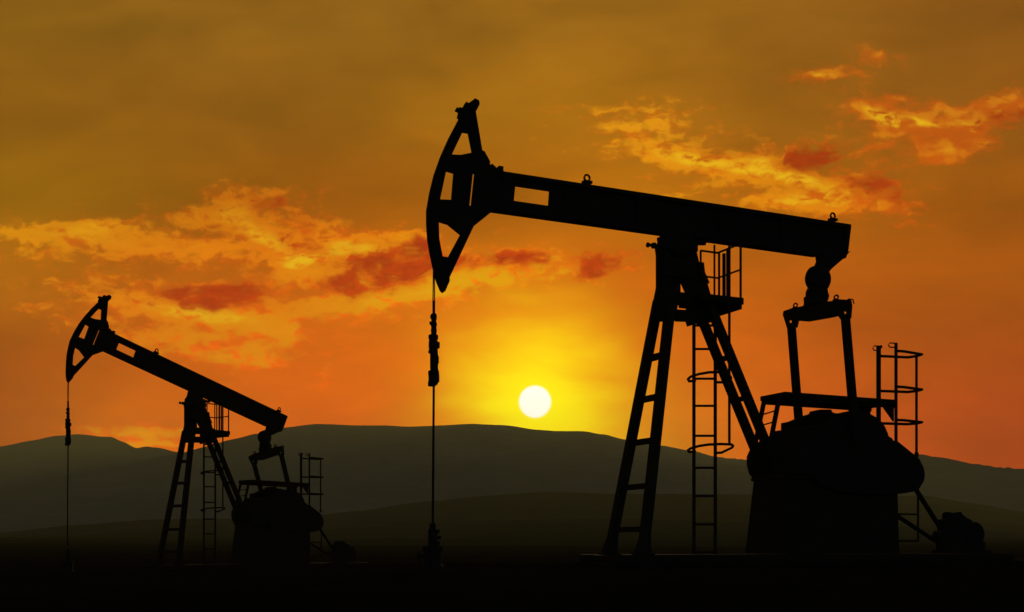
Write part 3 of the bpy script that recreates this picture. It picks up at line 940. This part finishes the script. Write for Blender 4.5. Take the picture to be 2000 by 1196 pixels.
def field(lst):
    acc = None
    for (x, y, rx, ry, ang, s) in lst:
        d = V('SUBTRACT', PW, S(x, y))
        c_, s_ = math.cos(R(-ang)), math.sin(R(-ang))
        p_ = V('DOT_PRODUCT', d, (c_ * 1000 / rx, s_ * 1000 / rx, 0))
        q_ = V('DOT_PRODUCT', d, (-s_ * 1000 / ry, c_ * 1000 / ry, 0))
        w = M('POWER', 0.45, M('MULTIPLY_ADD', p_, p_, M('MULTIPLY', q_, q_)))
        acc = M('MULTIPLY', w, s) if acc is None else M('MULTIPLY_ADD', w, s, acc)
    return acc
fb = field(BRIGHT); fd = field(DARK)
n_a = nz(V('MULTIPLY', PW, (1.0, 2.1, 1)), 12.0, 4, .55, .2)
n_b = nz(V('MULTIPLY', PW, (1.0, 1.8, 1)), 34.0, 7, .62, .25)
n_r1 = nz(V('MULTIPLY', PW, (1.0, 1.6, 1)), 17.0, 5, .55, .15)
n_r2 = nz(V('ADD', V('MULTIPLY', PW, (1.0, 1.6, 1)), (.004, .022, 0)), 17.0, 5, .55, .15)
na = M('SUBTRACT', n_a.outputs['Fac'], .5); nb = M('SUBTRACT', n_b.outputs['Fac'], .5)
nr = M('SUBTRACT', n_r1.outputs['Fac'], .5)
rel = M('SUBTRACT', n_r1.outputs['Fac'], n_r2.outputs['Fac'])
# coverage against noise: solid in the heart of a bank, broken towards its rims
nd1 = M('ADD', M('MULTIPLY', na, 2.2), M('MULTIPLY', nb, 2.4))
mb_ = ss(-.08, 1.1, M('ADD', nd1, M('MULTIPLY_ADD', M('MINIMUM', fb, 1.25), 1.25, -.36)))
nd2 = M('ADD', M('MULTIPLY', nr, 3.4), M('MULTIPLY', nb, 3.0))
md_ = ss(-.12, 1.3, M('ADD', nd2, M('MULTIPLY_ADD', M('MINIMUM', fd, 1.2), 1.3, -.42)))
md_ = M('MULTIPLY', md_, ss(.06, .34, fd))
mb_ = M('MULTIPLY', mb_, ss(.03, .2, fb))
bright = V('ADD', V('MULTIPLY', col, (1.25, 1.95, .7)), (.30, .012, .0))
bright = V('MINIMUM', bright, (.93, .425, .012))
bright = V('MAXIMUM', bright, V('MULTIPLY', col, (1.1, 1.1, 1.0)))
bright = mixc(M('MULTIPLY', ss(1.2, 1.9, fb), ss(.3, .6, n_b.outputs['Fac'])), bright, (.98, .54, .008))
core = V('ADD', V('MULTIPLY', col, (1.22, .92, .5)), (.19, .008, 0))
# relief: the side of each billow towards the sun catches more light
warm = M('MULTIPLY_ADD', ss(.5, .75, U), -.46, .12)
lit = ss(.16, .82, M('ADD', M('MULTIPLY_ADD', mb_, .72, warm), M('ADD', M('MULTIPLY', rel, 2.2), M('MULTIPLY', nb, 1.0))))
bright = mixc(lit, core, bright)
dark = V('ADD', V('MULTIPLY', col, (.27, .075, .10)), (.245, .004, 0))
dark2 = V('ADD', V('MULTIPLY', col, (.74, .29, .3)), (.20, .010, 0))
dark = mixc(ss(-.2, .3, M('ADD', rel, M('MULTIPLY', nb, .8))), dark, dark2)
dark = mixc(ss(.10, .7, md_), dark2, dark)
col = mixc(M('MULTIPLY', mb_, .93), col, bright)
# lit rims where a dark bank thins out
rim = M('MULTIPLY', M('MULTIPLY', md_, M('SUBTRACT', 1.0, md_)), ss(-.02, .10, M('MULTIPLY_ADD', nb, .35, rel)))
col = mixc(M('MULTIPLY', md_, .96), col, dark)
col = mixc(M('MULTIPLY', rim, 2.2, clamp=True), col, bright)
# sun disc
disc = ss(.0345, .0275, rr)
col = mixc(disc, col, (1.65, 1.6, 1.3))

# physical sky for the rest of the dome
skt = N.new('ShaderNodeTexSky'); skt.sky_type = 'NISHITA'; skt.sun_disc = False
skt.sun_elevation = EL; skt.sun_rotation = AZ
front = ss(.05, .45, sep.outputs['Y'])
up = ss(.75, .45, sep.outputs['Z'])
front = M('MULTIPLY', front, up)
nis = V('SCALE', skt.outputs[0], scale=0.045)
fin = mixc(front, nis, col)
bg = N.new('ShaderNodeBackground'); L.new(fin, bg.inputs['Color']); bg.inputs['Strength'].default_value = 1.0
wo = N.new('ShaderNodeOutputWorld'); L.new(bg.outputs[0], wo.inputs['Surface'])
